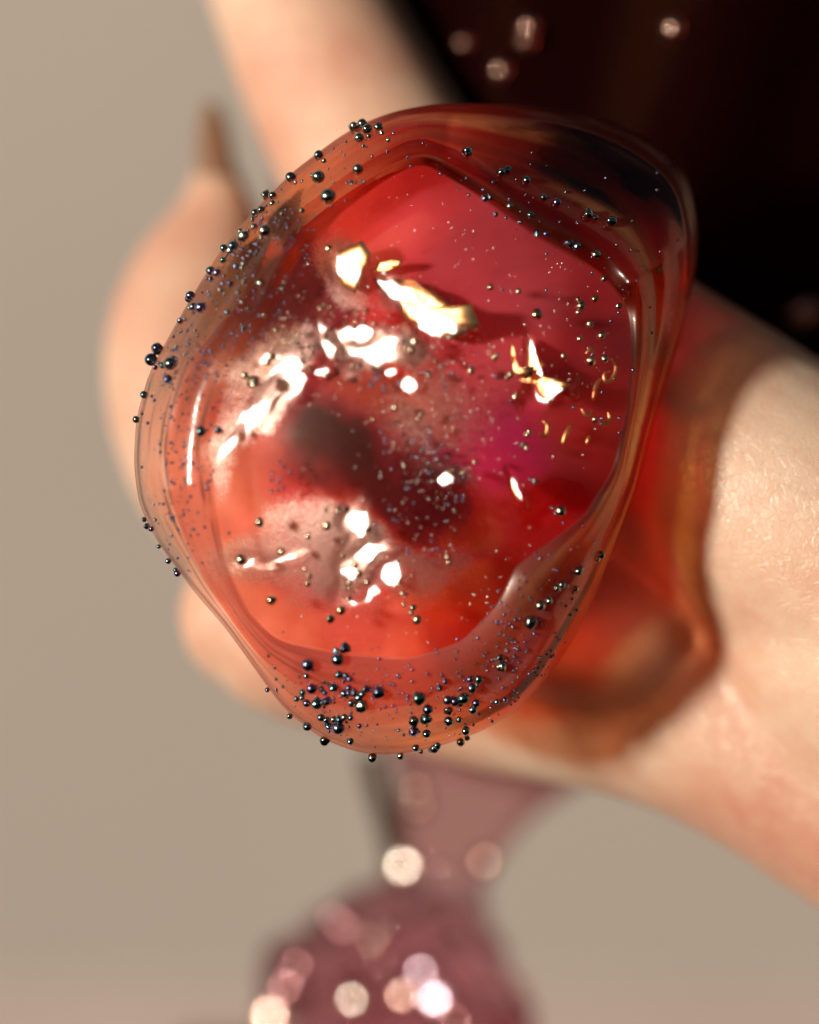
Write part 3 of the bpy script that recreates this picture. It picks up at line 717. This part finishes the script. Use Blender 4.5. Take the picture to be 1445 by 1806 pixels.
def bead_kind(px, py):
    ang = math.atan2(CY - py, px - CX) % (2 * math.pi); k_ = int(ang / (2 * math.pi) * NT) % NT
    if math.hypot(px - CX, py - CY) < RW[k_] * 0.96: return 0
    return 1 if (py > 1080 or px < 420 or py < 480 and px > 700) and random.random() < 0.8 else 2
for i, (px, py, r) in enumerate(B[:300]):
    rr = r * PX * random.uniform(1.08, 1.25)
    o = bpy.data.objects.new('bead', BM[bead_kind(px, py)][random.choices((0, 1, 2, 3), (4, 4, 3, 2))[0]]); C.objects.link(o)
    o.parent = ring
    o.location = bead_spot(px, py, rr) - C0
    o.rotation_euler = [random.uniform(0, 6.28) for _ in range(3)]
    o.scale = (rr, rr * random.uniform(0.92, 1.12), rr)
bmx = bmesh.new()
for (px, py, r) in B[300:]:
    rr = r * PX
    bmesh.ops.create_icosphere(bmx, subdivisions=2, radius=rr, matrix=Matrix.Translation(bead_spot(px, py, rr) - C0))
# seed-sized grains between the beads
bmg = bmesh.new()
for _ in range(2600):
    a, b, s1, s2 = random.choice([(420, 500, 60, 130), (440, 470, 40, 120), (680, 620, 110, 60), (770, 760, 60, 90), (620, 1230, 110, 40), (830, 1240, 70, 60), (950, 1080, 60, 60), (900, 1150, 50, 60), (320, 830, 25, 110), (400, 470, 40, 90), (330, 610, 40, 70), (470, 380, 50, 50), (640, 1240, 90, 40), (560, 300, 120, 50), (980, 620, 120, 120), (640, 980, 160, 90), (640, 600, 90, 40), (760, 780, 50, 80), (700, 640, 160, 60), (330, 760, 30, 120), (950, 400, 160, 60)])
    px, py = random.gauss(a, s1), random.gauss(b, s2)
    ang = math.atan2(CY - py, px - CX) % (2 * math.pi)
    if math.hypot(px - CX, py - CY) > RO[int(ang / (2 * math.pi) * NT) % NT] * 0.985: continue
    inside = bead_kind(px, py) == 0
    rr = PX * (random.uniform(0.8, 2.4) if inside else random.choice((1.0, 1.4, 1.9, 2.6, 3.4)))
    bmesh.ops.create_icosphere(bmg if inside else bmx, subdivisions=1, radius=rr, matrix=Matrix.Translation(bead_spot(px, py, rr) - C0))
me = bpy.data.meshes.new('gold_grains'); bmg.to_mesh(me); bmg.free(); me.materials.append(mat_bead('gold_grain', [(0.95, 0.78, 0.52)], [(1.0, 0.9, 0.7)]))
me.polygons.foreach_set('use_smooth', [True] * len(me.polygons))
o = bpy.data.objects.new('gold_grains', me); C.objects.link(o); o.parent = ring; o['kind'] = 'stuff'
me = bpy.data.meshes.new('bead_grains'); bmx.to_mesh(me); bmx.free(); me.materials.append(PEACOCK)
me.polygons.foreach_set('use_smooth', [True] * len(me.polygons))
o = bpy.data.objects.new('bead_grains', me); C.objects.link(o); o.parent = ring; o['kind'] = 'stuff'

# ------------------------------------------------------------------ sun caustics built as gold flakes and curls under the surface
def mat_caustic():
    k = Nodes('caustic_gold'); b = k.n('ShaderNodeBsdfPrincipled')
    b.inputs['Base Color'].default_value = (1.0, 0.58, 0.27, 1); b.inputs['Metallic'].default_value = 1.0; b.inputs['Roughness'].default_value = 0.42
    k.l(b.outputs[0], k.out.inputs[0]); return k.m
CAUSTIC = mat_caustic()
def surf(px, py, depth):
    d = (P(px, py, 0) - eye).normalized(); hit = bvh.ray_cast(eye, d)
    return hit[0] + d * depth
hn = (S + Vector((0, -1, 0))).normalized()
def caustic_patch(pts, c, depth, seed, bend=0.5):
    """pts: outline in photograph pixels; a thin crumpled flake in place of a caustic, turned towards the light"""
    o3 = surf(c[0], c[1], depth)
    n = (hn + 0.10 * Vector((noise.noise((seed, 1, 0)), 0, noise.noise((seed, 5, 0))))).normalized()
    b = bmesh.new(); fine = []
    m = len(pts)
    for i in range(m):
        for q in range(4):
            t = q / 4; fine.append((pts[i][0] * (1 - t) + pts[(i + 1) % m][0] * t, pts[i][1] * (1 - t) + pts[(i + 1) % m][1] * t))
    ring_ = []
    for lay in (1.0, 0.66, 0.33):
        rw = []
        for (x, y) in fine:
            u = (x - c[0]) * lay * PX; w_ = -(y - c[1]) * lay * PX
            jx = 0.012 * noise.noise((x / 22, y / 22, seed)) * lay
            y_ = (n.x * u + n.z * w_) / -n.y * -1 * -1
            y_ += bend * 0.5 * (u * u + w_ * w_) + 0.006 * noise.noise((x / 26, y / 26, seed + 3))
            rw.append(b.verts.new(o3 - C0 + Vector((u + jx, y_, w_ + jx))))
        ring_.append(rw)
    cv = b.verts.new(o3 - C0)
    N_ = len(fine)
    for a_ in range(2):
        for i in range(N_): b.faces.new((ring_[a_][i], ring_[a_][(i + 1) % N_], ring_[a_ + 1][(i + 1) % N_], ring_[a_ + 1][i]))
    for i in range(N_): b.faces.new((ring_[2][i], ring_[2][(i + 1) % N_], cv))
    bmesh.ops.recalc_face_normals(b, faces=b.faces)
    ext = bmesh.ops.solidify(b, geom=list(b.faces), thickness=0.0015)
    m_ = bpy.data.meshes.new('caustic_flake'); b.to_mesh(m_); b.free(); m_.materials.append(CAUSTIC)
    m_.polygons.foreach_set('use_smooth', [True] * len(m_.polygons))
    o = bpy.data.objects.new('caustic_flake', m_); C.objects.link(o); o.parent = ring
caustic_patch([(655, 490), (700, 492), (735, 500), (770, 520), (800, 545), (830, 540), (845, 575), (815, 590), (790, 602), (750, 582), (715, 560), (690, 530)], (745, 545), 0.05, 2.0)
caustic_patch([(930, 595), (945, 612), (955, 660), (975, 668), (1008, 676), (985, 692), (970, 715), (955, 700), (945, 676), (905, 672), (925, 655)], (955, 675), 0.05, 7.0)
caustic_patch([(600, 440), (640, 425), (655, 448), (640, 480), (625, 520), (605, 505), (590, 480)], (620, 470), 0.05, 11.0)
caustic_patch([(665, 462), (712, 458), (705, 470), (680, 480), (660, 478)], (685, 468), 0.05, 13.0)
caustic_patch([(902, 600), (912, 640), (925, 672), (908, 655), (900, 625)], (910, 640), 0.05, 17.0)
def curl(pts, r_):  # curved gold wire standing in for a small sun caustic
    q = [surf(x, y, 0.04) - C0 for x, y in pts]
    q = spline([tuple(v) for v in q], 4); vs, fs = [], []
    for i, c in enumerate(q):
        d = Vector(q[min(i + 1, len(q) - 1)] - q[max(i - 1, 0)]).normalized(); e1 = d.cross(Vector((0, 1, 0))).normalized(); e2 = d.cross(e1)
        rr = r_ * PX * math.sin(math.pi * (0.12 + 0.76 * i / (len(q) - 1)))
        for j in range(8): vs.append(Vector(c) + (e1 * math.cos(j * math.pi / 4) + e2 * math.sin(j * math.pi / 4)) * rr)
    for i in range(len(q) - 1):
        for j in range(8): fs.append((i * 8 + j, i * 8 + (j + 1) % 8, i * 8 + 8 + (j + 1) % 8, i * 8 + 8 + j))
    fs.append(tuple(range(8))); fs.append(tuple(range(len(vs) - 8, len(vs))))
    o = link_mesh('caustic_curl', vs, fs, CAUSTIC, ring); fix_normals(o)
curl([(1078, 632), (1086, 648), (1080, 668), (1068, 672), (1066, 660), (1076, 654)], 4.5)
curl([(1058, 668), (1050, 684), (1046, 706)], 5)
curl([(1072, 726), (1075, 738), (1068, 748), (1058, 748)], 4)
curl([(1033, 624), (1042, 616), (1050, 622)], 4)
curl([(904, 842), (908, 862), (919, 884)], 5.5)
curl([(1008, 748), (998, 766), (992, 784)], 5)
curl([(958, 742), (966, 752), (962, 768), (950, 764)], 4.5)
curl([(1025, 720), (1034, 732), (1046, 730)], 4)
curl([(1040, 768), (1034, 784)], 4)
